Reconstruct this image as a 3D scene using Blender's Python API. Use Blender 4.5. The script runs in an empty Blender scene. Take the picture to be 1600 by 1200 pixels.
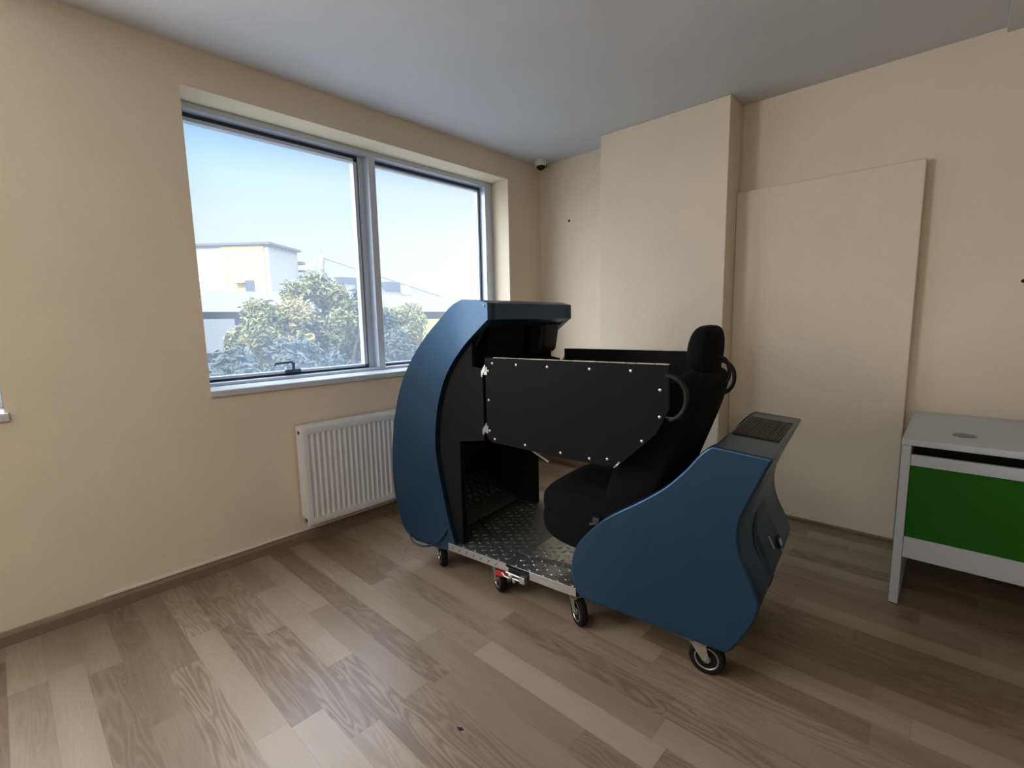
import bpy, bmesh, math, random
from mathutils import Vector, Matrix, noise
from math import sin, cos, pi, radians, sqrt, floor, atan2

C = bpy.context.scene.collection
S = bpy.context.scene
random.seed(7)

# ------------------------------------------------------------------ camera
YAW, PIT, ROL = map(radians, (42.98, -7.55, -1.15))
fw = Vector((-sin(YAW)*cos(PIT), cos(YAW)*cos(PIT), sin(PIT)))
rt = Vector((cos(YAW), sin(YAW), 0)); up = rt.cross(fw)
r2 = rt*cos(ROL)+up*sin(ROL); u2 = -rt*sin(ROL)+up*cos(ROL)
cd = bpy.data.cameras.new('camera'); cam = bpy.data.objects.new('camera', cd); C.objects.link(cam)
cd.sensor_fit = 'HORIZONTAL'; cd.sensor_width = 36; cd.lens = 36*750.2/1600
cd.clip_start = .02; cd.clip_end = 500
M = Matrix((r2, u2, -fw)).transposed().to_4x4(); M.translation = Vector((0, 0, 1.28))
cam.matrix_world = M
S.camera = cam

# ------------------------------------------------------------------ world: clear daytime sky, brighter towards the sun side
w = bpy.data.worlds.new('sky'); S.world = w; w.use_nodes = True
nt = w.node_tree; nt.nodes.clear()
def N(nt, t, **k):
    n = nt.nodes.new(t)
    for a, b in k.items(): setattr(n, a, b)
    return n
out = N(nt, 'ShaderNodeOutputWorld'); bg = N(nt, 'ShaderNodeBackground')
tc = N(nt, 'ShaderNodeTexCoord'); sep = N(nt, 'ShaderNodeSeparateXYZ')
nt.links.new(tc.outputs['Generated'], sep.inputs[0])
ramp = N(nt, 'ShaderNodeValToRGB')
cr = ramp.color_ramp; cr.interpolation = 'EASE'
cr.elements[0].position = 0.0; cr.elements[0].color = (.55, .57, .6, 1)
cr.elements[1].position = 1.0; cr.elements[1].color = (6.6, 7.5, 9.0, 1)
for p, c in ((.49, (.6, .62, .64, 1)), (.51, (.93, .95, .95, 1)), (.575, (.84, .93, .96, 1)), (.62, (.66, .88, .98, 1)), (.665, (.36, .66, .99, 1)), (.685, (.34, .62, .99, 1)), (.78, (6.6, 7.5, 9.0, 1))):
    e = cr.elements.new(p); e.color = c
mr = N(nt, 'ShaderNodeMath', operation='MULTIPLY_ADD'); mr.inputs[1].default_value = .5; mr.inputs[2].default_value = .5
nt.links.new(sep.outputs['Z'], mr.inputs[0]); nt.links.new(mr.outputs[0], ramp.inputs[0])
# glow lobes
def lobe(d, p):
    vm = N(nt, 'ShaderNodeVectorMath', operation='DOT_PRODUCT'); d = Vector(d).normalized()
    vm.inputs[1].default_value = d
    nt.links.new(tc.outputs['Generated'], vm.inputs[0])
    mx = N(nt, 'ShaderNodeMath', operation='MAXIMUM'); mx.inputs[1].default_value = 0
    nt.links.new(vm.outputs['Value'], mx.inputs[0])
    pw = N(nt, 'ShaderNodeMath', operation='POWER'); pw.inputs[1].default_value = p
    nt.links.new(mx.outputs[0], pw.inputs[0]); return pw.outputs[0]
SKY_STRENGTH = 1.0
GLOW = 8.0
l1 = lobe((-.50, -.80, .38), 9.0)
vs = N(nt, 'ShaderNodeVectorMath', operation='SCALE'); vs.inputs[0].default_value = (.98, 1.0, 1.06); 
mg = N(nt, 'ShaderNodeMath', operation='MULTIPLY'); mg.inputs[1].default_value = GLOW
nt.links.new(l1, mg.inputs[0]); nt.links.new(mg.outputs[0], vs.inputs['Scale'])
l2 = lobe((-.35, 1.0, .03), 5.0)       # hazy whitish patch low in the sky at the right of the view
vs2 = N(nt, 'ShaderNodeVectorMath', operation='SCALE'); vs2.inputs[0].default_value = (.34, .14, .04)
nt.links.new(l2, vs2.inputs['Scale'])
add = N(nt, 'ShaderNodeVectorMath', operation='ADD'); add2 = N(nt, 'ShaderNodeVectorMath', operation='ADD')
nt.links.new(ramp.outputs[0], add.inputs[0]); nt.links.new(vs.outputs[0], add.inputs[1])
nt.links.new(add.outputs[0], add2.inputs[0]); nt.links.new(vs2.outputs[0], add2.inputs[1])
nt.links.new(add2.outputs[0], bg.inputs[0]); bg.inputs[1].default_value = SKY_STRENGTH
nt.links.new(bg.outputs[0], out.inputs[0])

# sun: behind and to the left of the camera's building, never enters the room
sl = bpy.data.lights.new('sun', 'SUN'); so = bpy.data.objects.new('sun', sl); C.objects.link(so)
sl.energy = 4.6; sl.angle = radians(.6); sl.color = (1, .93, .78)
so.rotation_euler = Vector((.55, -.62, .62)).to_track_quat('Z', 'Y').to_euler()

# daylight entering by the second window (just left of the frame) plus two unseen fill lights added for brightness
def area(name, loc, rot, sx, sy, e, col):
    l = bpy.data.lights.new(name, 'AREA'); l.shape = 'RECTANGLE'; l.size = sx; l.size_y = sy; l.energy = e; l.color = col
    o = bpy.data.objects.new(name, l); C.objects.link(o); o.location = loc; o.rotation_euler = rot; return o
area('window_daylight', (-2.93, -1.15, 1.70), (0, radians(-90), 0), 1.35, 2.1, 84, (1.0, .98, .95))
area('rear_fill', (.4, -3.12, 1.55), (radians(90), 0, 0), 2.6, 1.5, 14, (1.0, .97, .91))  # added fill from behind the camera; this wall has no opening
area('ceiling_fill', (-.75, -.75, 2.56), (0, 0, 0), 1.2, .6, 23, (1, .93, .82))  # added overhead fill, no fixture behind it

S.view_settings.view_transform = 'Standard'; S.view_settings.look = 'None'
S.view_settings.gamma = 1; S.view_settings.use_curve_mapping = False
S.view_settings.exposure = 0.0

# ------------------------------------------------------------------ materials
def mat(name, col, rough=.6, metal=0., spec=.5, coat=0., bump=None, sheen=0.):
    m = bpy.data.materials.new(name); m.use_nodes = True
    nt = m.node_tree; b = nt.nodes['Principled BSDF']
    b.inputs['Base Color'].default_value = (*col, 1); b.inputs['Roughness'].default_value = rough
    b.inputs['Metallic'].default_value = metal; b.inputs['Specular IOR Level'].default_value = spec
    b.inputs['Coat Weight'].default_value = coat; b.inputs['Coat Roughness'].default_value = .12
    if sheen: b.inputs['Sheen Weight'].default_value = sheen
    tc = N(nt, 'ShaderNodeTexCoord')
    sc, st, dist, var = bump if bump else (30, .05, .002, .03)
    nz = N(nt, 'ShaderNodeTexNoise'); nz.inputs['Scale'].default_value = sc; nz.inputs['Detail'].default_value = 5
    nt.links.new(tc.outputs['Object'], nz.inputs['Vector'])
    bp = N(nt, 'ShaderNodeBump'); bp.inputs['Strength'].default_value = st; bp.inputs['Distance'].default_value = dist
    nt.links.new(nz.outputs[0], bp.inputs['Height']); nt.links.new(bp.outputs[0], b.inputs['Normal'])
    mx = N(nt, 'ShaderNodeMix', data_type='RGBA')
    mx.inputs['A'].default_value = (*[c*(1-var) for c in col], 1); mx.inputs['B'].default_value = (*[min(1, c*(1+var)) for c in col], 1)
    nt.links.new(nz.outputs[0], mx.inputs['Factor']); nt.links.new(mx.outputs['Result'], b.inputs['Base Color'])
    return m

def wall_mat(name, col):
    m = mat(name, col, .78, spec=.25, bump=(55, .16, .004, .05))
    nt = m.node_tree; b = nt.nodes['Principled BSDF']
    tc = nt.nodes['Texture Coordinate']
    n2 = N(nt, 'ShaderNodeTexNoise'); n2.inputs['Scale'].default_value = 2.2; n2.inputs['Detail'].default_value = 4
    nt.links.new(tc.outputs['Object'], n2.inputs['Vector'])
    mx = N(nt, 'ShaderNodeMix', data_type='RGBA'); mx.blend_type = 'MULTIPLY'; mx.inputs['Factor'].default_value = 1
    r = N(nt, 'ShaderNodeValToRGB'); r.color_ramp.elements[0].position = .3; r.color_ramp.elements[0].color = (.94, .94, .95, 1); r.color_ramp.elements[1].position = .7; r.color_ramp.elements[1].color = (1, 1, 1, 1)
    nt.links.new(n2.outputs[0], r.inputs[0])
    src = b.inputs['Base Color'].links[0].from_socket
    nt.links.new(src, mx.inputs['A']); nt.links.new(r.outputs[0], mx.inputs['B']); nt.links.new(mx.outputs['Result'], b.inputs['Base Color'])
    return m

M_WALL = wall_mat('cream wall paint', (.70, .61, .465))
M_CEIL = wall_mat('ceiling paint', (.59, .60, .615))
M_BLUE = mat('metallic blue gelcoat', (.018, .055, .108), .38, metal=.70, coat=.12, bump=(7, .03, .004, .10))
M_BLUEIN = mat('dark blue gelcoat', (.022, .045, .075), .40, metal=.5)
M_BLACK = mat('black laminated board', (.0048, .0048, .0055), .62, spec=.10, bump=(120, .08, .001, .15))
M_DARK = mat('dark plastic', (.006, .006, .007), .5, spec=.25)
M_FAB = mat('black seat fabric', (.0045, .0045, .0055), .95, spec=.10, bump=(400, .35, .001, .2), sheen=.01)
M_TYRE = mat('black rubber tyre', (.008, .007, .0065), .75, spec=.12)
M_ZINC = mat('zinc plated steel', (.42, .41, .38), .38, metal=.9, bump=(60, .08, .001, .12))
M_SCREW = mat('screw steel', (.42, .43, .43), .35, metal=.8)
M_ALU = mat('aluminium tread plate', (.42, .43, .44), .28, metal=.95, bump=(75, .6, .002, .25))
M_ALU2 = mat('reflection-darkened tread plate', (.15, .155, .155), .42, metal=.8, bump=(30, .25, .002, .3))  # same polished plate, colour darkened to stand for dark reflections
M_FRAME = mat('silver window aluminium', (.52, .57, .65), .35, metal=.3)
M_GASK = mat('dark window gasket', (.03, .045, .07), .5)
M_SILL = mat('pale grey sill stone', (.50, .52, .55), .3, bump=(45, .04, .001, .1))
M_RAD = mat('white radiator enamel', (.66, .66, .66), .35, coat=.2)
M_BASE = mat('brown wood skirting', (.19, .135, .09), .45, bump=(14, .1, .002, .2))
M_DESK = mat('pale grey laminate', (.46, .49, .54), .42, bump=(200, .05, .001, .04))
M_GREEN = mat('green laminate', (.012, .105, .004), .6, spec=.15, bump=(140, .05, .001, .08))
M_WHITE = mat('white plastic', (.62, .60, .57), .4)
M_RED = mat('red label', (.34, .02, .02), .5)
M_CABLE = mat('black cable', (.008, .008, .01), .5)
M_TAPE = mat('worn pale edging', (.42, .38, .31), .5, bump=(60, .2, .002, .35))
M_GRILLE = mat('dark grille plastic', (.022, .022, .019), .55)

def floor_mat():
    m = bpy.data.materials.new('light oak laminate'); m.use_nodes = True
    nt = m.node_tree; b = nt.nodes['Principled BSDF']; L = nt.links.new
    tc = N(nt, 'ShaderNodeTexCoord'); sp = N(nt, 'ShaderNodeSeparateXYZ'); L(tc.outputs['Object'], sp.inputs[0])
    def mth(op, a, bb=None, c=None):
        n = N(nt, 'ShaderNodeMath', operation=op)
        for i, v in enumerate((a, bb, c)):
            if v is None: continue
            if isinstance(v, (int, float)): n.inputs[i].default_value = v
            else: L(v, n.inputs[i])
        return n.outputs[0]
    W, LEN = .103, .74
    yr = mth('DIVIDE', sp.outputs['Y'], W); row = mth('FLOOR', yr); fy = mth('FRACT', yr)
    wn = N(nt, 'ShaderNodeTexWhiteNoise', noise_dimensions='1D'); L(row, wn.inputs['W'])
    xo = mth('ADD', mth('DIVIDE', sp.outputs['X'], LEN), mth('MULTIPLY', wn.outputs['Value'], 7.3))
    col = mth('FLOOR', xo); fx = mth('FRACT', xo)
    cb = N(nt, 'ShaderNodeCombineXYZ'); L(row, cb.inputs[0]); L(col, cb.inputs[1])
    wn2 = N(nt, 'ShaderNodeTexWhiteNoise', noise_dimensions='3D'); L(cb.outputs[0], wn2.inputs['Vector'])
    rnd = wn2.outputs['Value']
    # grain coordinates, offset per plank
    gx = mth('ADD', mth('MULTIPLY', sp.outputs['X'], 1.0), mth('MULTIPLY', rnd, 37.0))
    gy = mth('ADD', mth('MULTIPLY', sp.outputs['Y'], 9.0), mth('MULTIPLY', rnd, 91.0))
    g = N(nt, 'ShaderNodeCombineXYZ'); L(gx, g.inputs[0]); L(gy, g.inputs[1])
    n1 = N(nt, 'ShaderNodeTexNoise'); n1.inputs['Scale'].default_value = 1.7; n1.inputs['Detail'].default_value = 2.0; n1.inputs['Distortion'].default_value = .5
    L(g.outputs[0], n1.inputs['Vector'])
    # contour rings of the noise = cathedral grain
    ring = mth('FRACT', mth('MULTIPLY', n1.outputs[0], 9.0))
    ringt = mth('ABSOLUTE', mth('SUBTRACT', ring, .5))
    n2 = N(nt, 'ShaderNodeTexNoise'); n2.inputs['Scale'].default_value = 9; n2.inputs['Detail'].default_value = 7
    g2 = N(nt, 'ShaderNodeCombineXYZ'); L(mth('MULTIPLY', gx, 1.0), g2.inputs[0]); L(mth('MULTIPLY', gy, 3.0), g2.inputs[1])
    L(g2.outputs[0], n2.inputs['Vector'])
    wn3 = N(nt, 'ShaderNodeTexWhiteNoise', noise_dimensions='4D'); L(cb.outputs[0], wn3.inputs['Vector']); wn3.inputs['W'].default_value = 3.3
    fig = mth('POWER', wn3.outputs['Value'], 1.6)          # how strongly a plank is figured
    big = N(nt, 'ShaderNodeTexNoise'); big.inputs['Scale'].default_value = .8; big.inputs['Detail'].default_value = 1
    L(g.outputs[0], big.inputs['Vector'])
    v = mth('ADD', mth('MULTIPLY', mth('MULTIPLY', ringt, fig), .85), mth('MULTIPLY', n2.outputs[0], .30))
    v = mth('ADD', v, mth('MULTIPLY', rnd, .50))
    v = mth('ADD', v, mth('MULTIPLY', big.outputs[0], .42))
    rp = N(nt, 'ShaderNodeValToRGB'); e = rp.color_ramp
    e.elements[0].position = .28; e.elements[0].color = (.300, .240, .178, 1)
    e.elements[1].position = .98; e.elements[1].color = (.138, .093, .058, 1)
    a = e.elements.new(.55); a.color = (.240, .184, .132, 1)
    L(v, rp.inputs[0])
    # joints
    j1 = mth('LESS_THAN', fy, .012); j2 = mth('LESS_THAN', fx, .0022); j = mth('MAXIMUM', j1, j2)
    mx = N(nt, 'ShaderNodeMix', data_type='RGBA'); L(mth('MULTIPLY', j, .35), mx.inputs['Factor']); L(rp.outputs[0], mx.inputs['A']); mx.inputs['B'].default_value = (.08, .06, .045, 1)
    L(mx.outputs['Result'], b.inputs['Base Color'])
    L(mth('ADD', mth('MULTIPLY', n2.outputs[0], .14), .30), b.inputs['Roughness'])
    b.inputs['Specular IOR Level'].default_value = .55
    bp = N(nt, 'ShaderNodeBump'); bp.inputs['Strength'].default_value = .12; bp.inputs['Distance'].default_value = .001
    L(n2.outputs[0], bp.inputs['Height']); L(bp.outputs[0], b.inputs['Normal'])
    return m
M_FLOOR = floor_mat()

def glass_mat():
    m = bpy.data.materials.new('dusty window glass'); m.use_nodes = True
    nt = m.node_tree; nt.nodes.clear(); L = nt.links.new
    o = N(nt, 'ShaderNodeOutputMaterial'); tr = N(nt, 'ShaderNodeBsdfTransparent'); tl = N(nt, 'ShaderNodeBsdfTranslucent')
    gl = N(nt, 'ShaderNodeBsdfGlossy'); gl.inputs['Roughness'].default_value = .02
    tr.inputs[0].default_value = (.97, .985, .99, 1); tl.inputs[0].default_value = (.72, .86, 1, 1)
    m1 = N(nt, 'ShaderNodeMixShader'); m2 = N(nt, 'ShaderNodeMixShader')
    tc = N(nt, 'ShaderNodeTexCoord'); nz = N(nt, 'ShaderNodeTexNoise'); nz.inputs['Scale'].default_value = 2.5; nz.inputs['Detail'].default_value = 4
    L(tc.outputs['Object'], nz.inputs['Vector'])
    mr = N(nt, 'ShaderNodeMapRange'); mr.inputs['To Min'].default_value = HAZE*.8; mr.inputs['To Max'].default_value = HAZE*1.2
    L(nz.outputs[0], mr.inputs[0]); L(mr.outputs[0], m1.inputs[0])
    L(tr.outputs[0], m1.inputs[1]); L(tl.outputs[0], m1.inputs[2])
    m2.inputs[0].default_value = .04; L(m1.outputs[0], m2.inputs[1]); L(gl.outputs[0], m2.inputs[2]); L(m2.outputs[0], o.inputs[0])
    return m
HAZE = .055
M_GLASS = glass_mat()

# ------------------------------------------------------------------ mesh helpers
class MB:
    def __init__(s): s.bm = bmesh.new()
    def box(s, a, b, rot=None, piv=None):
        xs = (a[0], b[0]); ys = (a[1], b[1]); zs = (a[2], b[2]); v = []
        for z in zs:
            for y in ys:
                for x in xs:
                    p = Vector((x, y, z))
                    if rot: p = rot @ (p-Vector(piv))+Vector(piv)
                    v.append(s.bm.verts.new(p))
        for f in ((0, 2, 3, 1), (4, 5, 7, 6), (0, 1, 5, 4), (2, 6, 7, 3), (0, 4, 6, 2), (1, 3, 7, 5)):
            s.bm.faces.new([v[i] for i in f])
        return s
    def prism(s, pts, d0, d1, ax='v'):
        # pts in the plane across the extrusion axis: 'v' -> (u,z) swept in y; 'z' -> (x,y) swept in z; 'u' -> (y,z) swept in x
        def P(a, b, d): return {'v': (a, d, b), 'z': (a, b, d), 'u': (d, a, b)}[ax]
        A = [s.bm.verts.new(P(*p, d0)) for p in pts]; B = [s.bm.verts.new(P(*p, d1)) for p in pts]
        n = len(pts); s.bm.faces.new(A); s.bm.faces.new(B[::-1])
        for i in range(n): s.bm.faces.new([A[i], B[i], B[(i+1) % n], A[(i+1) % n]])
        return s
    def tube(s, pts, r, n=10, closed=False):
        pts = [Vector(p) for p in pts]; rings = []
        rr = r if isinstance(r, (list, tuple)) else [r]*len(pts)
        nrm = None
        for i, p in enumerate(pts):
            if closed: t = pts[(i+1) % len(pts)]-pts[i-1]
            else: t = pts[min(i+1, len(pts)-1)]-pts[max(i-1, 0)]
            t.normalize()
            if nrm is None:
                nrm = t.orthogonal().normalized()
            nrm = (nrm-t*nrm.dot(t)).normalized(); bn = t.cross(nrm)
            rings.append([s.bm.verts.new(p+(nrm*cos(2*pi*k/n)+bn*sin(2*pi*k/n))*rr[i]) for k in range(n)])
        m = len(rings)
        for i in range(m if closed else m-1):
            A, B = rings[i], rings[(i+1) % m]
            for k in range(n): s.bm.faces.new([A[k], A[(k+1) % n], B[(k+1) % n], B[k]])
        if not closed:
            s.bm.faces.new(rings[0][::-1]); s.bm.faces.new(rings[-1])
        return s
    def cyl(s, p0, p1, r, n=16): return s.tube([p0, p1], r, n)
    def lathe(s, prof, c, axis, n=32):
        # prof: (radius, offset along axis)
        axis = Vector(axis).normalized(); a = axis.orthogonal().normalized(); b = axis.cross(a); c = Vector(c)
        rings = [[s.bm.verts.new(c+axis*h+(a*cos(2*pi*k/n)+b*sin(2*pi*k/n))*r) for k in range(n)] for r, h in prof]
        for A, B in zip(rings, rings[1:]):
            for k in range(n): s.bm.faces.new([A[k], A[(k+1) % n], B[(k+1) % n], B[k]])
        if prof[0][0] > 1e-6: s.bm.faces.new(rings[0][::-1])
        if prof[-1][0] > 1e-6: s.bm.faces.new(rings[-1])
        return s
    def loft(s, rings, cap=True):
        R = [[s.bm.verts.new(p) for p in r] for r in rings]; n = len(R[0])
        for A, B in zip(R, R[1:]):
            for k in range(n): s.bm.faces.new([A[k], A[(k+1) % n], B[(k+1) % n], B[k]])
        if cap: s.bm.faces.new(R[0][::-1]); s.bm.faces.new(R[-1])
        return s
    def build(s, name, m, parent=None, bevel=0, seg=3, smooth=False, loc=None, rz=0, subsurf=0, angle=30):
        bmesh.ops.recalc_face_normals(s.bm, faces=s.bm.faces)
        me = bpy.data.meshes.new(name); s.bm.to_mesh(me); s.bm.free()
        me.materials.append(m); o = bpy.data.objects.new(name, me); C.objects.link(o)
        if parent: o.parent = parent
        if loc: o.location = loc
        o.rotation_euler.z = rz
        if bevel:
            b = o.modifiers.new('bevel', 'BEVEL'); b.width = bevel; b.segments = seg; b.limit_method = 'ANGLE'; b.angle_limit = radians(angle); b.harden_normals = False
        if subsurf:
            q = o.modifiers.new('subsurf', 'SUBSURF'); q.levels = subsurf; q.render_levels = subsurf
        if smooth or bevel or subsurf:
            for f in me.polygons: f.use_smooth = True
            if not subsurf:
                ws = o.modifiers.new('wn', 'WEIGHTED_NORMAL'); ws.keep_sharp = True
        if smooth == 'auto' or bevel:
            bm = bmesh.new(); bm.from_mesh(me)
            if not bevel:
                for e in bm.edges:
                    if len(e.link_faces) == 2 and e.calc_face_angle(0) > radians(38): e.smooth = False
            bm.to_mesh(me); bm.free()
        return o

def thing(name, label, cat, loc=(0, 0, 0), rz=0, group=None):
    o = bpy.data.objects.new(name, None); C.objects.link(o); o.location = loc; o.rotation_euler.z = rz
    o.empty_display_size = .1
    return tag(o, label, cat, group)
def tag(o, label, cat, group=None):
    o['label'] = label; o['category'] = cat
    if group: o['group'] = group
    return o
def struct(o): o['kind'] = 'structure'; return o

def spline(pts, n=6):
    out = []
    m = len(pts)
    for i in range(m-1):
        p0 = Vector(pts[max(i-1, 0)]); p1 = Vector(pts[i]); p2 = Vector(pts[i+1]); p3 = Vector(pts[min(i+2, m-1)])
        for k in range(n):
            t = k/n
            out.append(tuple(.5*((2*p1)+(p2-p0)*t+(2*p0-5*p1+4*p2-p3)*t*t+(3*p1-p0-3*p2+p3)*t**3)))
    out.append(tuple(pts[-1])); return out

# ------------------------------------------------------------------ room shell
XW, YB, ZC = -2.77, 3.38, 2.59       # inner faces: window wall, back wall, ceiling
XE, YF = 2.6, -3.2                   # the room continues behind the camera
XO = -3.16                           # outer face of the window wall
Z0, Z1 = .955, 2.41                  # window openings
openings = [(.725, 2.97), (-2.25, 0.0)]
wl = MB()
ys = [YF-.2, openings[1][0], openings[1][1], openings[0][0], openings[0][1], YB+.25]
wl.box((XO, ys[0], 0), (XW, ys[1], ZC+.15)); wl.box((XO, ys[2], 0), (XW, ys[3], ZC+.15)); wl.box((XO, ys[4], 0), (XW, ys[5], ZC+.15))
for a, b in openings:
    wl.box((XO, a, 0), (XW, b, Z0-.03)); wl.box((XO, a, Z1), (XW, b, ZC+.15))
struct(wl.build('wall_left', M_WALL))
struct(MB().box((XW, YB, 0), (XE+.2, YB+.25, ZC+.15)).build('wall_back', M_WALL))
struct(MB().box((XE, YF, 0), (XE+.2, YB, ZC+.15)).build('wall_right', M_WALL))
struct(MB().box((XW, YF-.2, 0), (XE+.2, YF, ZC+.15)).build('wall_front', M_WALL))
struct(MB().box((XO, YF-.2, -.12), (XE+.2, YB+.25, 0)).build('floor', M_FLOOR))
struct(MB().box((XW, YF, ZC), (XE, YB, ZC+.15)).build('ceiling', M_CEIL))
# column, boxed-in door panel, ceiling box
struct(MB().box((-2.012, 3.15, 0), (-1.105, YB, ZC)).build('trim_1', M_WALL, bevel=.006, seg=2))
struct(MB().box((-1.105, 3.32, 0), (-.188, YB, 2.055)).build('trim_2', M_WALL, bevel=.006, seg=2))
struct(MB().box((.058, YF, 2.566), (XE, YB, ZC)).build('trim_3', M_CEIL))
# skirting boards
def skirt(name, a, b, n):
    # a,b floor points of the wall line, n = inward normal
    prof = [(0, 0), (.014, 0), (.014, .045), (.008, .058), (.004, .062), (0, .062)]
    a = Vector(a); b = Vector(b); n = Vector(n)
    mb = MB(); R = [[p+n*d+Vector((0, 0, z)) for d, z in prof] for p in (a, b)]
    mb.loft(R); return struct(mb.build(name, M_BASE))
skirt('baseboard_left', (XW, YF, 0), (XW, YB, 0), (1, 0, 0))
bb = MB()
for (x0, x1, y) in ((XW+.014, -2.012, YB), (-2.026, -1.091, 3.15), (-1.105, -.188, 3.32), (-.188, XE, YB)):
    bb.box((x0, y-.013, 0), (x1, y, .058 if y < 3.3 or y == YB else .020))
struct(bb.build('baseboard_back', M_BASE, bevel=.003, seg=1))
# white pipe cover strip above the skirting, left of the radiator
pc = MB().box((XW, .215, .064), (XW+.010, 1.9, .078)).build('cable_duct', M_WHITE, bevel=.003, seg=2)
tag(pc, 'thin white cable duct running along the top of the brown skirting under the window', 'cable duct')

# windows
def window(name, y0, y1, full=True):
    e = bpy.data.objects.new(name, None); C.objects.link(e); struct(e); e.location = (-2.95, y0, Z0)
    def P(mb, nm, m, par=e, bevel=.002):
        o = mb.build(nm, m, par, bevel=bevel, seg=1)
        for v in o.data.vertices: v.co -= Vector((-2.95, y0, Z0))
        return o
    XF = -2.952; XB = -3.06
    ym = y0+(1.820-.725); mw = .048
    L = y0+.045; R_ = y1-.085
    fr = MB()
    fr.box((XB, y0, Z0), (XF, L, Z1)); fr.box((XB, R_, Z0), (XF, y1, Z1))
    fr.box((XB, L, Z1-.035), (XF, R_, Z1)); fr.box((XB, L, Z0), (XF, R_, Z0+.018))
    P(fr, 'window_frame', M_FRAME)
    P(MB().box((XB, ym-.008, Z0+.018), (XF+.006, ym+mw*.9, Z1-.035)).box((XB, ym-mw, Z0+.018), (XF-.062, ym-.008, Z1-.035)), 'mullion', M_FRAME)
    # gaskets: dark slots between frame and sash
    g = MB(); xg = XF-.066
    zb, zt = Z0+.018, Z1-.035
    for (a, b) in ((L, ym-mw), (ym+mw*.9, R_)):
        g.box((XB+.004, a, zb), (xg, b, zb+.013)); g.box((XB+.004, a, zt-.022), (xg, b, zt))
        g.box((XB+.004, a, zb), (xg, a+.008, zt)); g.box((XB+.004, b-.006, zb), (xg, b, zt))
    P(g, 'gasket', M_GASK, bevel=0)
    # opening sash on the left, fixed light on the right
    for k, (a, b) in enumerate(((L+.008, ym-mw-.012), (ym+mw*.9+.008, R_-.012))):
        s = MB(); zl, zh = zb+.013, zt-.022; t = .016 if k == 0 else .010; xs = XF-.052 if k == 0 else XF-.062
        s.box((XB+.01, a, zl), (xs, a+t*.4, zh)); s.box((XB+.01, b-t*1.6, zl), (xs, b, zh))
        s.box((XB+.01, a, zl), (xs, b, zl+t)); s.box((XB+.01, a, zh-t*1.3), (xs, b, zh))
        so_ = P(s, 'sash', M_FRAME)
        gl = MB().box((-3.034, a+t*.3, zl+t*.5), (-3.030, b-t, zh-t*.5))
        P(gl, 'pane', M_GLASS, bevel=0).parent = so_
        if k == 0:
            hy = y0+.515
            h = MB().box((xs-.002, hy-.05, zl+.0), (xs+.020, hy+.045, zl+.024))
            ho = P(h, 'handle_base', M_GASK, so_, .004)
            lv = MB().tube([(xs+.014, hy, zl+.018), (xs+.032, hy-.006, zl+.062), (xs+.034, hy-.02, zl+.070), (xs+.034, hy-.112, zl+.066), (xs+.030, hy-.118, zl+.054)], [.010, .009, .008, .007, .006], 8)
            P(lv, 'handle', M_GASK, so_, 0)
    P(MB().box((XO-.04, y0, Z0-.03), (XW, y1, Z0)).box((XW, y0-.002, Z0-.034), (XW+.014, y1+.012, Z0-.002)), 'window_sill', M_SILL)
    return e
window('window_1', *openings[0])
window('window_2', *openings[1])

# ------------------------------------------------------------------ radiator
rad = thing('radiator', 'white ribbed panel radiator on the cream wall below the window', 'radiator', (-2.70, 1.70, .12))
RY0, RY1, RZ0, RZ1, RX = 1.125, 2.325, .118, .705, -2.672
def RB(mb, nm, m, bevel=.003, seg=2, **k):
    o = mb.build(nm, m, rad, bevel=bevel, seg=seg, **k)
    for v in o.data.vertices: v.co -= Vector((-2.70, 1.70, .12))
    return o
fp = MB()
# front panel: flat rim with vertical pressed ribs
n = int((RY1-RY0-.06)/.0333); y = RY0+.03
prof = [(RY0, -.010), (RY0+.004, -.002), (RY0+.012, 0), (RY0+.03, 0)]
for i in range(n):
    a = y+i*.0333
    prof += [(a+.003, 0), (a+.009, -.009), (a+.0225, -.009), (a+.0285, 0)]
prof += [(RY1-.012, 0), (RY1-.004, -.002), (RY1, -.010)]
zs = [(RZ0, .55, 1), (RZ0+.006, .9, 1), (RZ0+.020, 1, 1), (RZ0+.045, 1, 1), (RZ0+.060, 1, 0), (RZ1-.060, 1, 0), (RZ1-.045, 1, 1), (RZ1-.020, 1, 1), (RZ1-.006, .9, 1), (RZ1, .55, 1)]
rings = []
for z, k, flat in zs:
    rings.append([Vector((RX+(d if (not flat or i < 4 or i > len(prof)-4) else 0)-(1-k)*.012, yy, z)) for i, (yy, d) in enumerate(prof)])
R = [[fp.bm.verts.new(p) for p in r] for r in rings]
for A, B in zip(R, R[1:]):
    for k in range(len(A)-1): fp.bm.faces.new([A[k], A[k+1], B[k+1], B[k]])
RB(fp, 'front_panel', M_RAD, bevel=0, smooth='auto')
RB(MB().box((-2.752, RY0+.02, RZ0+.02), (-2.745, RY1-.02, RZ1-.02)), 'back_panel', M_RAD)
sc_ = MB().box((-2.752, RY0-.002, RZ0+.045), (RX-.006, RY0+.002, RZ1-.002))
RB(sc_, 'side_cover', M_RAD, .001)
tg = MB().box((-2.752, RY0, RZ1-.004), (RX-.008, RY1, RZ1))
for i in range(40):
    a = RY0+.03+i*.029
    tg.box((-2.735, a, RZ1), (-2.69, a+.017, RZ1+.002))
RB(tg, 'top_grille', M_RAD, 0)
v1 = MB(); v1.cyl((-2.712, RY0-.004, RZ1-.035), (-2.712, RY0+.02, RZ1-.035), .011, 14); RB(v1, 'bleed_valve', M_DARK, 0)
v2 = MB(); v2.cyl((-2.712, RY0-.004, RZ0+.03), (-2.712, RY0+.03, RZ0+.03), .012, 14); RB(v2, 'blanking_plug', M_ZINC, 0)
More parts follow.
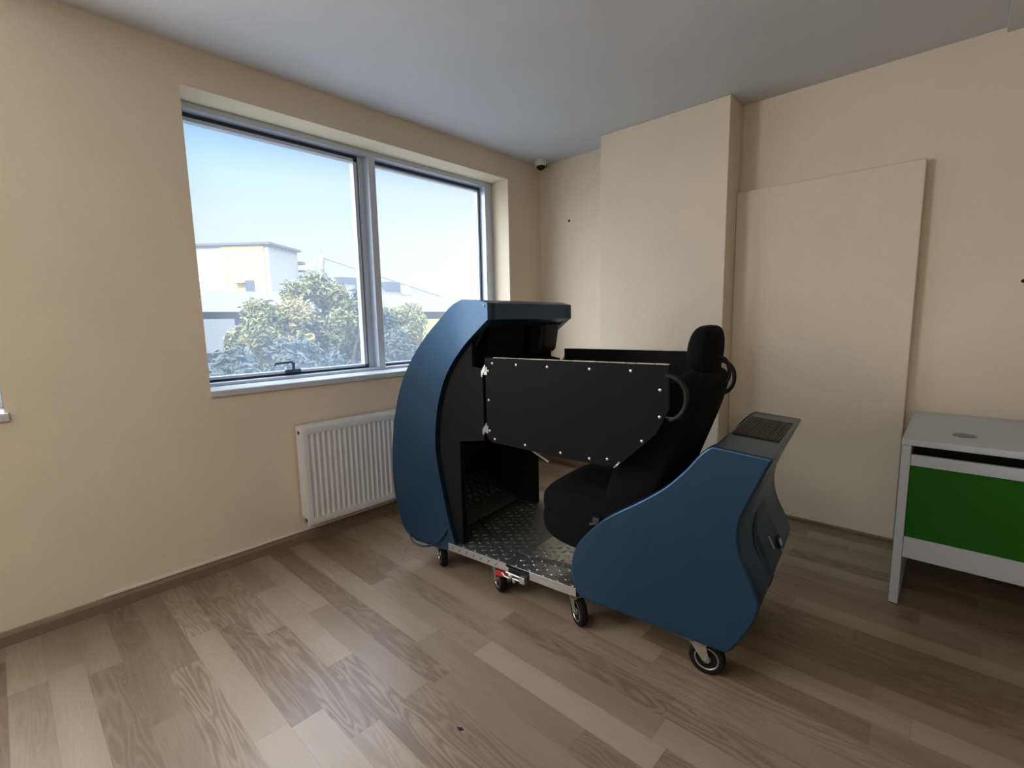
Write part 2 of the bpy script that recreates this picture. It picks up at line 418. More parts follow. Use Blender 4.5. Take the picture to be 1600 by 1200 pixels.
for yy in (RY0+.2, RY1-.2): RB(MB().box((-2.7695, yy, RZ0+.03), (-2.748, yy+.03, RZ1-.05)), 'wall_bracket', M_RAD)

# ------------------------------------------------------------------ security camera in the corner
sc = thing('security_camera', 'small white dome security camera on the ceiling corner beside the window', 'security camera', (-2.655, 3.255, ZC))
MB().lathe([(.0, 0), (.050, 0), (.052, -.004), (.052, -.040), (.046, -.047), (0, -.047)], (0, 0, 0), (0, 0, 1), 32).build('base_ring', M_WHITE, sc, smooth='auto')
MB().lathe([(.038, -.045), (.037, -.054), (.030, -.066), (.018, -.073), (0, -.076)], (0, 0, 0), (0, 0, 1), 28).build('dome', M_DARK, sc, smooth=True)
MB().tube([(.048, .01, -.03), (.05, .012, -.05), (.048, .012, -.066)], .004, 8).build('cable', M_DARK, sc, smooth=True)
nl = MB().lathe([(0, 0), (.010, 0), (.010, .004), (.006, .008), (0, .009)], (-2.46, YB, 2.094), (0, -1, 0), 12).build('wall_plug', M_DARK, smooth='auto')
tag(nl, 'tiny black plug hole in the back wall below the security camera', 'wall plug')
nl = MB().lathe([(0, 0), (.009, 0), (.009, .004), (.005, .008), (0, .009)], (.205, YB, 1.418), (0, -1, 0), 12).build('wall_screw', M_DARK, smooth='auto')
tag(nl, 'tiny dark screw in the wall above the grey desk at the right edge', 'screw')
chip = MB().prism([(0, 0), (.016, .004), (.026, -.002), (.014, -.009)], 0, .002, 'z').build('wood_chip', M_DARK, loc=(-1.0795, .868, .0), rz=.4)
tag(chip, 'small dark chip lying on the oak floor at the bottom of the view', 'debris')

# ------------------------------------------------------------------ desk
DX0, DX1, DY0, DY1 = -.146, 1.45, 2.585, 3.355
desk = thing('desk', 'pale grey office desk with green front panel against the back wall', 'desk', (DX0, DY0, 0))
def DK(mb, nm, m, bevel=.002, par=desk):
    o = mb.build(nm, m, par, bevel=bevel, seg=1)
    for v in o.data.vertices: v.co -= Vector((DX0, DY0, 0))
    return o
DK(MB().box((DX0, DY0, .722), (DX1, DY1, .75)), 'desktop', M_DESK)
for a in (DX0+.001, DX1-.033):
    DK(MB().box((a, DY0+.004, .004), (a+.032, DY1-.01, .722)), 'side_panel', M_DESK)
DK(MB().box((DX0+.033, DY0+.012, .634), (DX1-.033, DY0+.032, .682)), 'upper_rail', M_DESK)
DK(MB().box((DX0+.033, DY0+.020, .312), (DX1-.033, DY0+.030, .640)), 'front_panel', M_GREEN)
DK(MB().box((DX0+.033, DY0+.012, .222), (DX1-.033, DY0+.032, .316)), 'lower_rail', M_DESK)
DK(MB().box((DX0+.033, DY0+.20, .60), (DX1-.033, DY0+.215, .722)), 'inner_stretcher', M_DARK)
DK(MB().lathe([(0, 0), (.038, 0), (.040, .002), (.034, .004), (.030, .003), (0, .003)], (.048, 2.79, .75), (0, 0, 1), 28), 'cable_grommet', mat('grey plastic', (.17, .175, .17), .5), 0)
for a in (DX0+.004, DX1-.030):
    for b in (DY0+.02, DY1-.05):
        DK(MB().box((a, b, 0), (a+.026, b+.026, .005)), 'foot', M_DARK, 0)

# ------------------------------------------------------------------ driving simulator
TH = radians(6.0)
sim = thing('driving_simulator', 'blue and black driving simulator cockpit with car seat on casters in the room', 'driving simulator', (-1.062, 1.513, 0), TH)
WD = .72
# --- front pod
outer = [(-.444, 1.357), (-.50, 1.372), (-.593, 1.377), (-.658, 1.351), (-.74, 1.288), (-.835, 1.212), (-.934, 1.110), (-1.015, .996), (-1.075, .863), (-1.12, .685), (-1.137, .506), (-1.130, .364), (-1.101, .255), (-1.056, .170), (-.977, .133), (-.80, .138), (-.690, .150)]
inner = [(-.690, .188), (-.704, .23), (-.732, .314), (-.761, .44), (-.789, .566), (-.800, .695), (-.777, .857), (-.731, .986), (-.672, 1.08), (-.587, 1.171), (-.505, 1.238), (-.462, 1.272)]
o_s = spline(outer[2:15], 5); i_s = spline(inner[1:-1], 5)
cprof = [outer[0], outer[1]]+o_s+[outer[15], outer[16], inner[0]]+i_s+[inner[-1], (-.444, 1.285)]
sh = MB()
sh.prism(cprof, 0, .05); sh.prism(cprof, WD-.05, WD)
# skin joining the two cheeks (front, roof)
def offset(pts, d):
    out = []
    for i, p in enumerate(pts):
        a = Vector(pts[max(i-1, 0)]); b = Vector(pts[min(i+1, len(pts)-1)]); t = (b-a).normalized()
        out.append((p[0]+(-t.y)*d, p[1]+t.x*d))
    return out
sk = [(q[0], q[1]) for q in ([outer[0], outer[1]]+o_s)]
sk_out = offset(sk, .001); sk_in = offset(sk, .035)
sh.prism(sk_out+sk_in[::-1], .012, WD-.012)
sh.prism([(-.50, 1.255), (-.462, 1.272), (-.444, 1.285), (-.444, 1.357), (-.50, 1.372)], .024, WD-.024)
front = sh.build('front_pod_shell', M_BLUE, sim, bevel=.021, seg=5, angle=35)
front['label'] = 'blue curved front housing with flat roof'
# black lining: cheeks inside, dash face
for a, b in ((.022, .040), (WD-.040, WD-.022)):
    MB().prism([(-.655, .19), (-.655, .71), (-.50, .735), (-.50, 1.065), (-.56, 1.075), (-.56, 1.19), (-.62, 1.19), (-.80, 1.05), (-.9, .8), (-.9, .3), (-.85, .19)], a, b).build('inner_side_panel', M_BLACK, sim, bevel=.002, seg=1)
lp = [(-.655, .19), (-.655, .71), (-.60, .75), (-.60, 1.10), (-.49, 1.262), (-.49, 1.30), (-.60, 1.33), (-.71, 1.27), (-.80, 1.20), (-.90, 1.10), (-.98, .99), (-1.04, .86), (-1.09, .68), (-1.105, .50), (-1.09, .30), (-1.05, .19)]
for a, b in ((.050, .0525), (WD-.0525, WD-.050)):
    MB().prism(lp, a, b).build('cheek_lining', M_DARK, sim)
MB().prism([(-1.06, .33), (-1.10, .50), (-1.08, .68), (-1.04, .86), (-.98, .99), (-.90, 1.10), (-.80, 1.20), (-.71, 1.26), (-.60, 1.335), (-.479, 1.335), (-.479, 1.29), (-.62, 1.27), (-.66, 1.12), (-.72, .98), (-.74, .90), (-.80, .86), (-.90, .62), (-1.0, .40)], .045, WD-.045).build('dashboard', M_DARK, sim, bevel=.006, seg=2)
MB().prism([(-.60, 1.07), (-.57, 1.07), (-.54, 1.262), (-.57, 1.262)], .14, .42).build('display_screen', M_BLACK, sim, bevel=.004, seg=2)
MB().prism([(-.60, 1.09), (-.50, 1.11), (-.475, 1.262), (-.60, 1.275)], .50, .66).build('overhead_console', M_DARK, sim, bevel=.022, seg=4)
MB().lathe([(0, -.02), (.012, -.018), (.014, 0), (0, .004)], (-.53, .30, 1.272), (0, 0, -1), 14).build('courtesy_lamp', M_GRILLE, sim, smooth=True)
MB().box((-.95, .06, .70), (-.62, .66, .90)).build('instrument_panel', M_DARK, sim, bevel=.02, seg=3)
# hood top labels / hatch seen edge-on on the roof
MB().box((-.70, .16, 1.348), (-.50, .40, 1.3665)).build('roof_hatch', mat('pale roof film', (.42, .45, .48), .3), sim, bevel=.004, seg=2)
MB().lathe([(0, 0), (.006, 0), (.006, .003), (0, .005)], (-.462, .0, 1.345), (0, -1, 0), 10).build('shell_screw', M_SCREW, sim)
# lever
MB().tube([(-.66, .35, .715), (-.44, .35, .608), (-.372, .35, .580)], .0055, 10).tube([(-.378, .35, .582), (-.362, .35, .576)], .008, 10).build('control_lever', M_ZINC, sim, smooth='auto')

# --- doors
def door(v, label):
    s = 1 if v < .3 else -1
    pts = [(-.475, 1.119), (.348, 1.118), (.351, .965), (.310, .875), (.172, .738), (.120, .722), (-.005, .722), (-.440, .737), (-.470, .755)]
    d = MB().prism(pts, v, v+.016*s).build('door_panel', M_BLACK, sim, bevel=.003, seg=2)
    d['label'] = label
    strip = MB()
    u = -.425
    rnd = random.Random(3)
    while u < .335:
        l = .02+rnd.random()*.05
        strip.box((u, min(v, v+.016*s)-.0005, 1.1185), (min(u+l, .345), max(v, v+.016*s)+.0005, 1.1205+.001*rnd.random())); u += l+.004
    strip.build('worn_edge_strip', M_TAPE, d)
    vo = v-.001*s
    for (a, b) in ((-.43, 1.095), (-.30, 1.093), (-.145, 1.091), (.045, 1.091), (.21, 1.092), (.318, 1.03), (.318, .935), (.255, .84), (.12, .752), (.045, .742), (-.085, .745), (-.26, .752), (-.425, .755), (-.453, .79), (-.455, 1.06), (-.455, .93)):
        MB().lathe([(0, -.003), (.0045, -.002), (.0055, .0015), (0, .003)], (a, vo, b), (0, -s, 0), 10).build('screw', M_SCREW, d)
    for zc in (1.055, .790):
        h = MB()
        for k in range(4):
            h.box((-.494+k*.0065, v-.004*s, zc-.022+k*.009), (-.4885+k*.0065, v+.006*s, zc+.006+k*.009))
        h.box((-.478, v-.002*s, zc-.012), (-.462, v+.001*s, zc+.022))
        h.build('hinge', M_SCREW, d)
    gh = spline([(.335, 1.082), (.375, 1.070), (.402, 1.035), (.405, .985), (.385, .945), (.350, .925)], 5)
    MB().tube([(a, v+.004*s, b) for a, b in gh], .009, 10).build('grab_handle', M_DARK, d, smooth=True)
    MB().box((.340, v-.004*s, .935), (.385, v+.001*s, .939)).build('latch', M_GRILLE, d)
    MB().tube([(.150, v-.006*s, .725), (.165, v-.008*s, .738), (.172, v-.004*s, .750)], .004, 8).build('bolt', M_SCREW, d, smooth=True)
    return d
door(.008, 'black near side door panel with screw heads and curved handle')
door(WD-.008, 'black far side door panel')

# --- platforms (tread plate)
ZP = .187
def coins(mb, u0, u1, v0, v1, z, du=.050, slope=None):
    i = 0; u = u0+.02
    while u < u1-.012:
        j = 0; v = v0+.016+(du/2 if i % 2 else 0)
        while v < v1-.012:
            a = radians(45) if (i+j) % 2 else radians(-45)
            ca, sa = cos(a), sin(a)
            base = [(-.016, 0), (-.010, .0075), (.010, .0075), (.016, 0), (.010, -.0075), (-.010, -.0075)]
            top = [(-.012, 0), (-.008, .0048), (.008, .0048), (.012, 0), (.008, -.0048), (-.008, -.0048)]
            def P(q, h):
                uu, vv = u+q[0]*ca-q[1]*sa, v+q[0]*sa+q[1]*ca
                zz = slope(uu)+h if slope else z+h
                return mb.bm.verts.new((uu, vv, zz))
            B = [P(q, 0) for q in base]; T = [P(q, .0028) for q in top]
            for k in range(6): mb.bm.faces.new([B[k], B[(k+1) % 6], T[(k+1) % 6], T[k]])
            mb.bm.faces.new(T)
            v += du; j += 1
        u += du*.72; i += 1
def plate(u0, u1, m, nm, lab):
    p = MB(); v0 = .0 if u0 > -.5 else .0
    p.box((u0 if u0 > -.5 else -.735, .0, ZP-.004), (min(u1, -.012), WD, ZP))
    if u1 > 0: p.box((-.012, .05, ZP-.004), (u1, WD-.05, ZP))
    if u0 < -.5: p.box((u0, .055, ZP-.004), (-.735, WD-.055, ZP))
    a, b = (-.735, -.372) if u0 < -.5 else (-.243, -.012)
    p.box((a, 0, ZP-.038), (b, .004, ZP-.004)); p.box((a, WD-.004, ZP-.038), (b, WD, ZP-.004))
    coins(p, max(u0, -.735), min(u1, -.02), .0, WD, ZP)
    if u1 > 0: coins(p, -.01, u1, .05, WD-.05, ZP)
    u = a+.03
    while u < b-.02:
        p.box((u-.003, -.0022, ZP-.030), (u+.003, .0, ZP-.012), Matrix.Rotation(radians(40), 3, 'Y'), (u, 0, ZP-.02)); u += .046
    o = p.build(nm, m, sim); o['label'] = lab; return o
plate(-1.04, -.347, M_ALU2, 'floor_plate', 'front tread plate, coloured darker for dark reflections')
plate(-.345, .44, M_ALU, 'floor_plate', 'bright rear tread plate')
MB().box((-.735, .0, ZP-.038), (-.372, -.0018, ZP-.001)).build('edge_flange', M_ZINC, sim)
MB().box((-.243, .0, ZP-.038), (-.012, -.0018, ZP-.001)).build('edge_flange', M_ZINC, sim)
fs = MB(); sl_ = lambda u: ZP+max(0, (-.80-u))*.62
fs.prism([(-.78, ZP), (-.80, ZP), (-1.06, sl_(-1.06)), (-1.06, sl_(-1.06)-.01), (-.78, ZP-.006)], .03, WD-.03)
coins(fs, -1.06, -.80, .04, WD-.04, ZP, slope=sl_)
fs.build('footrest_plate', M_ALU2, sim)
# frame below
fb = MB()
for v in (.05, WD-.09): fb.box((-.98, v, .1375), (.50, v+.04, .1485))
for u in (-.96, -.50, -.20, .44): fb.box((u, .05, .1375), (u+.04, WD-.05, .1485))
fb.build('chassis', mat('dark painted steel', (.02, .02, .02), .5, metal=.4), sim)
# rear half flange sits behind the coupling latch
lt = MB()
lt.box((-.372, -.006, .143), (-.356, .004, .172)); lt.tube([(-.362, -.014, .154), (-.262, -.016, .152)], .0055, 8); lt.tube([(-.350, -.014, .136), (-.262, -.016, .136)], .0045, 8)
lt.tube([(-.392, -.008, .140), (-.372, -.012, .130), (-.335, -.012, .128)], .0045, 8)
lt.lathe([(0, 0), (.014, 0), (.014, .012), (.008, .016), (0, .016)], (-.338, -.006, .142), (0, -1, 0), 14)
lt.lathe([(0, 0), (.010, 0), (.010, .012), (0, .014)], (-.318, -.006, .126), (0, -1, 0), 12)
lt.box((-.285, -.024, .130), (-.255, -.004, .160))
lt.build('toggle_latch', M_ZINC, sim, bevel=.002, seg=2)
MB().box((-.370, -.005, .152), (-.243, .003, .172)).build('rubber_pad', M_DARK, sim, bevel=.002, seg=1)
rl = MB().prism([(-.435, .118), (-.435, .134), (-.431, .139), (-.371, .141), (-.367, .137), (-.367, .123), (-.371, .119), (-.431, .114)], -.004, .004).build('hazard_label', M_RED, sim)
rl['label'] = 'small red label strip'
# cables
MB().tube([(a, b, ZP+.006) for a, b in spline([(-.85, .34), (-.72, .25), (-.60, .175), (-.45, .12), (-.30, .11), (-.15, .135), (.02, .16)], 5)], .0045, 8).build('floor_cable', M_CABLE, sim, smooth=True)
MB().tube(spline([(-1.03, .01, .175), (-1.00, -.012, .140), (-.93, -.022, .128), (-.86, -.018, .142), (-.79, -.012, .185), (-.745, -.004, .245), (-.742, .012, .29)], 6), .0045, 8).build('hanging_cable', M_CABLE, sim, smooth=True)

# --- rear pod
rprof = [(.468, .146), (.552, .143), (.577, .157), (.614, .221), (.646, .288), (.660, .347), (.637, .41), (.604, .479), (.588, .545), (.589, .61), (.607, .669), (.641, .754), (.678, .842)]
rtop = [(.500, .858), (.480, .846), (.448, .812), (.412, .763), (.343, .688), (.255, .618), (.155, .548), (.090, .495), (.012, .407), (-.023, .343), (-.035, .267), (-.024, .193), (.006, .152)]
rp_ = spline(rprof[1:6], 4)+spline(rprof[5:], 5)[1:]
rt_ = spline(rtop, 4)
cheek = rp_+rt_+[(.158, .150), (.30, .148)]
rs = MB()
rs.prism(cheek, 0, .045); rs.prism(cheek, WD-.045, WD)
body_front = [(.497, .856), (.462, .80), (.455, .60), (.455, .150)]
rs.prism(rp_+body_front, .012, WD-.012)
rear = rs.build('rear_pod_shell', M_BLUE, sim, bevel=.013, seg=4, angle=38)
rear['label'] = 'blue wedge-shaped rear housing'
# top grille
th = atan2(.842-.858, .678-.500)
def topz(u): return .858+(u-.500)*tan_
tan_ = (.842-.858)/(.678-.500)
g = MB()
def slab(mb, u0, u1, v0, v1, h0, h1):
    mb.prism([(u0, topz(u0)+h0), (u1, topz(u1)+h0), (u1, topz(u1)+h1), (u0, topz(u0)+h1)], v0, v1)
slab(g, .513, .655, .235, .565, -.010, .0015)
g_o = g.build('ventilation_grille', M_GRILLE, rear, bevel=0)
f = MB()
slab(f, .508, .514, .228, .572, 0, .003); slab(f, .654, .660, .228, .572, 0, .003); slab(f, .508, .66, .228, .235, 0, .003); slab(f, .508, .66, .565, .572, 0, .003)
f.build('grille_surround', M_DARK, rear)
k_ = MB()
for i in range(15):
    u = .5195+i*.009
    slab(k_, u, u+.0045, .245, .555, .001, .0045)
k_.build('grille_slats', M_GRILLE, rear)
# rear recess panel with sockets
def surf_u(z):
    P = [p for p in rprof if True]
    for a, b in zip(P, P[1:]):
        if a[1] <= z <= b[1]: return a[0]+(b[0]-a[0])*(z-a[1])/(b[1]-a[1])
    return .6
rc = MB(); rows = []
vv = [.20, .26, .34, .42, .50, .56]
for k in range(13):
    z = .19+k*.030
    half = .19 if z < .45 else .19*sqrt(max(0.02, 1-((z-.45)/.11)**2))
    rows.append([Vector((surf_u(z)+.0015, .37+half*t, z)) for t in (-1, -.6, -.2, .2, .6, 1)])
R = [[rc.bm.verts.new(p) for p in r] for r in rows]
for A, B in zip(R, R[1:]):
    for k in range(5): rc.bm.faces.new([A[k], A[k+1], B[k+1], B[k]])
rco = rc.build('rear_access_panel', M_BLUEIN, rear, smooth=True)
sm = rco.modifiers.new('t', 'SOLIDIFY'); sm.thickness = .0015
def on_rear(z, v, du=.006): return (surf_u(z)+du, v, z)
def sock(z0, z1, v0, v1, m, nm, par=rear, dd=.010):
    mb = MB(); A = [(surf_u(z0)+.002, z0), (surf_u(z0)+dd, z0), (surf_u(z1)+dd, z1), (surf_u(z1)+.002, z1)]
    mb.prism(A, v0, v1); return mb.build(nm, m, par, bevel=.001, seg=1)
sock(.372, .408, .43, .475, M_DARK, 'socket_plate')
sock(.379, .401, .440, .467, mat('white socket insert', (.45, .47, .50), .4), 'power_socket', dd=.013)
sock(.402, .445, .345, .352, M_ZINC, 'key_switch')
sock(.345, .362, .455, .463, M_ZINC, 'plug_pin')
sock(.235, .315, .24, .32, M_DARK, 'speaker_grille', dd=.005)

# --- seat
def rrect(cu, cv, cz, hu, hv, ax_u, r=.6, n=20):
    # rounded section: half extents hu (thickness) and hv (width)
    pts = []
    for k in range(n):
        a = 2*pi*k/n; c_, s_ = cos(a), sin(a)
        e = .55
        x = (abs(c_)**e)*(1 if c_ >= 0 else -1)*hu; y = (abs(s_)**e)*(1 if s_ >= 0 else -1)*hv
        pts.append(Vector((cu, cv, cz))+ax_u*x+Vector((0, y, 0)))
    return pts
VC = .345
# cushion: lofted along u
cu = []
for u, zt, zb, hv in ((-.262, .475, .445, .16), (-.258, .520, .415, .21), (-.240, .548, .400, .232), (-.20, .562, .39, .240), (-.10, .556, .37, .245), (.05, .538, .36, .245), (.20, .530, .36, .235), (.30, .53, .37, .21)):
    zc, hz = (zt+zb)/2, (zt-zb)/2; ring = []
    n = 24
    for k in range(n):
        a = 2*pi*k/n; c_, s_ = cos(a), sin(a); e = .5
        y = (abs(c_)**e)*(1 if c_ >= 0 else -1)*hv; z = (abs(s_)**e)*(1 if s_ >= 0 else -1)*hz
        bol = .022*max(0, (abs(y)/hv-.6)/.4) if z > 0 and u > -.2 else 0
        ring.append(Vector((u, VC+y, zc+z+bol)))
    cu.append(ring)
cush = MB().loft(cu).build('seat_cushion', M_FAB, sim, subsurf=1)
bs = []
for u, zt, zb, hv in ((-.255, .455, .36, .19), (-.250, .462, .335, .232), (-.225, .462, .300, .240), (-.17, .462, .270, .240), (-.05, .46, .255, .235), (.15, .46, .255, .225), (.33, .46, .28, .20)):
    zc, hz = (zt+zb)/2, (zt-zb)/2; ring = []
    for k in range(20):
        a = 2*pi*k/20; c_, s_ = cos(a), sin(a); e = .5
        ring.append(Vector((u, VC+(abs(c_)**e)*(1 if c_ >= 0 else -1)*hv, zc+(abs(s_)**e)*(1 if s_ >= 0 else -1)*hz)))
    bs.append(ring)
MB().loft(bs).build('seat_skirt', M_FAB, sim, subsurf=1)
MB().box((.0, VC-.17, ZP), (.30, VC-.13, .30)).build('seat_rail', M_DARK, sim, bevel=.003, seg=1)
MB().box((.0, VC+.13, ZP), (.30, VC+.17, .30)).build('seat_rail', M_DARK, sim, bevel=.003, seg=1)
# backrest
bk = []
ax = Vector((cos(radians(19)), 0, -sin(radians(19))))
spec = [(.440, .145, .06, .17), (.47, .155, .08, .205), (.55, .180, .095, .240), (.66, .222, .092, .252), (.78, .270, .086, .253), (.90, .325, .076, .248), (.99, .366, .064, .232), (1.045, .384, .058, .205), (1.070, .392, .044, .165), (1.080, .395, .026, .12)]
for z, u, hu, hv in spec:
    ring = []; n = 28
    for k in range(n):
        a = 2*pi*k/n; c_, s_ = cos(a), sin(a); e = .55
        x = (abs(c_)**e)*(1 if c_ >= 0 else -1)*hu; y = (abs(s_)**e)*(1 if s_ >= 0 else -1)*hv
        bolst = -.075*max(0, (abs(y)/hv-.5)/.5) if (x < 0 and z < 1.0) else 0
        ring.append(Vector((u, VC+y, z))+ax*(x+bolst))
    bk.append(ring)
MB().loft(bk).build('seat_backrest', M_FAB, sim, subsurf=1)
hr = []
for z, u, hu, hv in ((1.055, .390, .018, .08), (1.070, .383, .036, .115), (1.11, .378, .050, .142), (1.16, .380, .052, .146), (1.205, .384, .048, .134), (1.235, .388, .036, .108), (1.248, .390, .018, .066)):
    ring = []
    for k in range(24):
        a = 2*pi*k/24; c_, s_ = cos(a), sin(a); e = .7
        ring.append(Vector((u+(abs(c_)**e)*(1 if c_ >= 0 else -1)*hu, VC-.01+(abs(s_)**e)*(1 if s_ >= 0 else -1)*hv, z)))
    hr.append(ring)
hd = MB().loft(hr).build('headrest', M_FAB, sim, subsurf=1)
MB().tube([(.40, VC-.06, 1.02), (.396, VC-.06, 1.10)], .006, 8).build('headrest_post', M_ZINC, hd, smooth=True)
MB().tube([(.40, VC+.05, 1.02), (.396, VC+.05, 1.10)], .006, 8).build('headrest_post', M_ZINC, hd, smooth=True)
MB().tube(spline([(.425, VC-.02, 1.125), (.452, VC-.02, 1.118), (.468, VC-.02, 1.085), (.468, VC-.02, 1.050), (.452, VC-.02, 1.025), (.43, VC-.02, 1.01)], 5), .007, 8).build('headrest_loop', M_DARK, hd, smooth=True)
bk2 = MB().box((.02, VC-.265, .44), (.05, VC-.245, .47)); bk2.tube([(.0, VC-.25, .43), (.06, VC-.25, .455)], .006, 8)
bk2.build('belt_buckle', M_GRILLE, sim, bevel=.003, seg=1)

# --- casters
def caster(u, v, ang, first=None):
    # ang: direction the wheel's outer disc faces (in simulator axes)
    if first is None:
        fk = MB(); r = .062
        fk.box((-.045, -.042, .1325), (.045, .042, .1375))
        fk.lathe([(.030, .112), (.032, .118), (.032, .130), (.024, .1325)], (0, 0, 0), (0, 0, 1), 20)
        for s in (-1, 1):
            fk.prism([(-.036, .118), (.020, .118), (.034, .062), (.030, .052), (.018, .052), (.008, .060)], s*.024-.0015, s*.024+.0015)
        fk.box((-.036, -.0255, .112), (.022, .0255, .118))
        fk.cyl((.022, -.030, .062), (.022, .030, .062), .006, 10)
        o = fk.build('caster', M_ZINC, sim, bevel=.001, seg=1)
        ty = MB().lathe([(.040, -.014), (.054, -.017), (.061, -.012), (.062, 0), (.061, .012), (.054, .017), (.040, .014)], (.022, 0, .062), (0, 1, 0), 36)
        t = ty.build('tyre', M_TYRE, o, smooth=True)
        rm = MB().lathe([(0, -.016), (.014, -.016), (.016, -.010), (.034, -.010), (.039, -.0165), (.042, -.016), (.042, .016), (.039, .0165), (.034, .010), (.016, .010), (.014, .016), (0, .016)], (.022, 0, .062), (0, 1, 0), 32)
        rm.build('wheel_rim', M_ZINC, o, smooth='auto')
    else:
        o = first.copy(); C.objects.link(o); o.parent = sim
        for ch in first.children:
            c = ch.copy(); C.objects.link(c); c.parent = o
    o.location = (u, v, 0); o.rotation_euler.z = ang
    return o
# the disc normal is local -y; ang 0 faces the camera side (-v)
c0 = caster(.468, .065, radians(4))
for u, v, a in ((-.040, .06, -38), (-.475, .07, -34), (-.875, .085, -33), (.46, WD-.07, 25), (-.03, WD-.07, 10), (-.47, WD-.07, -20), (-.87, WD-.08, 15)):
    caster(u, v, radians(a), c0)

# ------------------------------------------------------------------ outside
M_CREAM = mat('yellow facade render', (.42, .36, .16), .8, bump=(3, .05, .01, .05))
M_FWHITE = mat('white facade render', (.30, .285, .255), .8)
M_FGREY = mat('grey facade render', (.11, .115, .12), .8)
M_ROOF = mat('pale grey roof sheet', (.115, .11, .11), .7)
M_ROOF2 = mat('grey ridge flashing', (.19, .185, .185), .7)
M_WIN = mat('dark facade glazing', (.08, .10, .12), .2)
M_GROUND = mat('pale paving', (.24, .235, .22), .9, bump=(.3, .1, .02, .15))
GZ = -6.5
struct(MB().box((-160, -90, GZ-.3), (40, 160, GZ)).build('ground', M_GROUND))
# outer wall of this building below and beside the room
fac = MB().box((XO+.005, YF-8, GZ), (3, YB+14, -.13)); fac.box((XO+.005, YB+.26, -.12), (3, YB+14, 6)); fac.box((XO+.005, YF-8, -.12), (3, YF-.21, 6)); fac.box((XO+.005, YF-.2, ZC+.16), (3, YB+.25, 6))
struct(fac.build('building_mass', M_FWHITE))
# block with yellow render
bl = thing('apartment_block', 'yellow and white flat-roofed block far outside the left window pane', 'building', (-40.5, 15.6, GZ))
def EX(mb, nm, m, root, **k):
    o = mb.build(nm, m, root, **k)
    for v in o.data.vertices: v.co -= root.location
    return o
cor = Vector((-40, 15.38)); A = Vector((-44.4, 11.48)); B = Vector((-42.55, 18.72))
dl = (A-cor).normalized(); dr = (B-cor).normalized()
lw = 14.0; rw = (B-cor).length
p0 = cor; p1 = cor+dr*rw; p2 = p1+dl*lw; p3 = cor+dl*lw
EX(MB().prism([tuple(p0), tuple(p1), tuple(p2), tuple(p3)], 2.0, 7.55, 'z'), 'tower_wall', M_FWHITE, bl)
q = .25
EX(MB().prism([tuple(p0-dl*q-dr*q), tuple(p1-dl*q+dr*q), tuple(p2+dl*q+dr*q), tuple(p3+dl*q-dr*q)], 7.5, 7.68, 'z'), 'roof_coping', M_FGREY, bl)
nrm = Vector((-dl.y, dl.x)); 
if nrm.dot(Vector((0, 0))-cor) < 0: nrm = -nrm
a0 = cor+dl*.35; a1 = cor+dl*3.7
EX(MB().prism([tuple(a0), tuple(a1), tuple(a1+nrm*.06), tuple(a0+nrm*.06)], 3.6, 7.45, 'z'), 'yellow_panel', M_CREAM, bl)
a0 = cor+dl*1.3; a1 = cor+dl*2.0
EX(MB().prism([tuple(a0), tuple(a1), tuple(a1+nrm*.12), tuple(a0+nrm*.12)], 3.9, 4.8, 'z'), 'doorway', M_WIN, bl)
a0 = cor+dl*2.0; a1 = cor+dl*2.7
EX(MB().prism([tuple(a0), tuple(a1), tuple(a1+nrm*.5), tuple(a0+nrm*.5)], 4.55, 4.62, 'z'), 'canopy', M_FGREY, bl)
EX(MB().prism([tuple(p1-dl*.4), tuple(p1+dr*.9-dl*.2), tuple(p1+dr*.9+dl*1.2), tuple(p1+dl*1.2)], 6.5, 6.7, 'z').prism([tuple(p1-dl*.4), tuple(p1+dr*1.1-dl*.2), tuple(p1+dr*1.1+dl*1.2), tuple(p1+dl*1.2)], 5.9, 6.0, 'z'), 'balcony_slab', M_FGREY, bl)
# long white building with hipped roof in front of / around it
hb = thing('hipped_roof_building', 'long white building with pale hipped roof and dormers beyond the trees', 'building', (-42, 24, GZ))
EX(MB().box((-56, -20, 2.3), (-39, 33.2, 3.8)), 'parapet_wall', M_FWHITE, hb)
EX(MB().box((-55, -20, GZ), (-40, 33.0, 2.3)), 'facade_wall', M_FGREY, hb)
for i in range(6, 12):
    EX(MB().box((-40.02, -18+i*4.2, .2), (-39.9, -15.6+i*4.2, 1.9)), 'window', M_WIN, hb)
    EX(MB().box((-40.02, -18+i*4.2, -3.2), (-39.9, -15.6+i*4.2, -1.4)), 'window', M_WIN, hb)
EX(MB().box((-40.0, 29.5, -1.2), (-39.6, 31.8, 1.6)), 'yellow_infill', M_CREAM, hb)
EX(MB().box((-40.0, 25.4, .6), (-39.7, 26.6, 1.6)), 'yellow_infill', M_CREAM, hb)
EX(MB().box((-40.0, 28.4, -1.2), (-39.4, 29.3, 2.25)), 'grey_pier', M_ROOF2, hb)
EX(MB().box((-40, 3, -.6), (-39.0, 12.2, 1.8)), 'wall_bay', mat('light grey bay render', (.17, .175, .185), .8), hb)
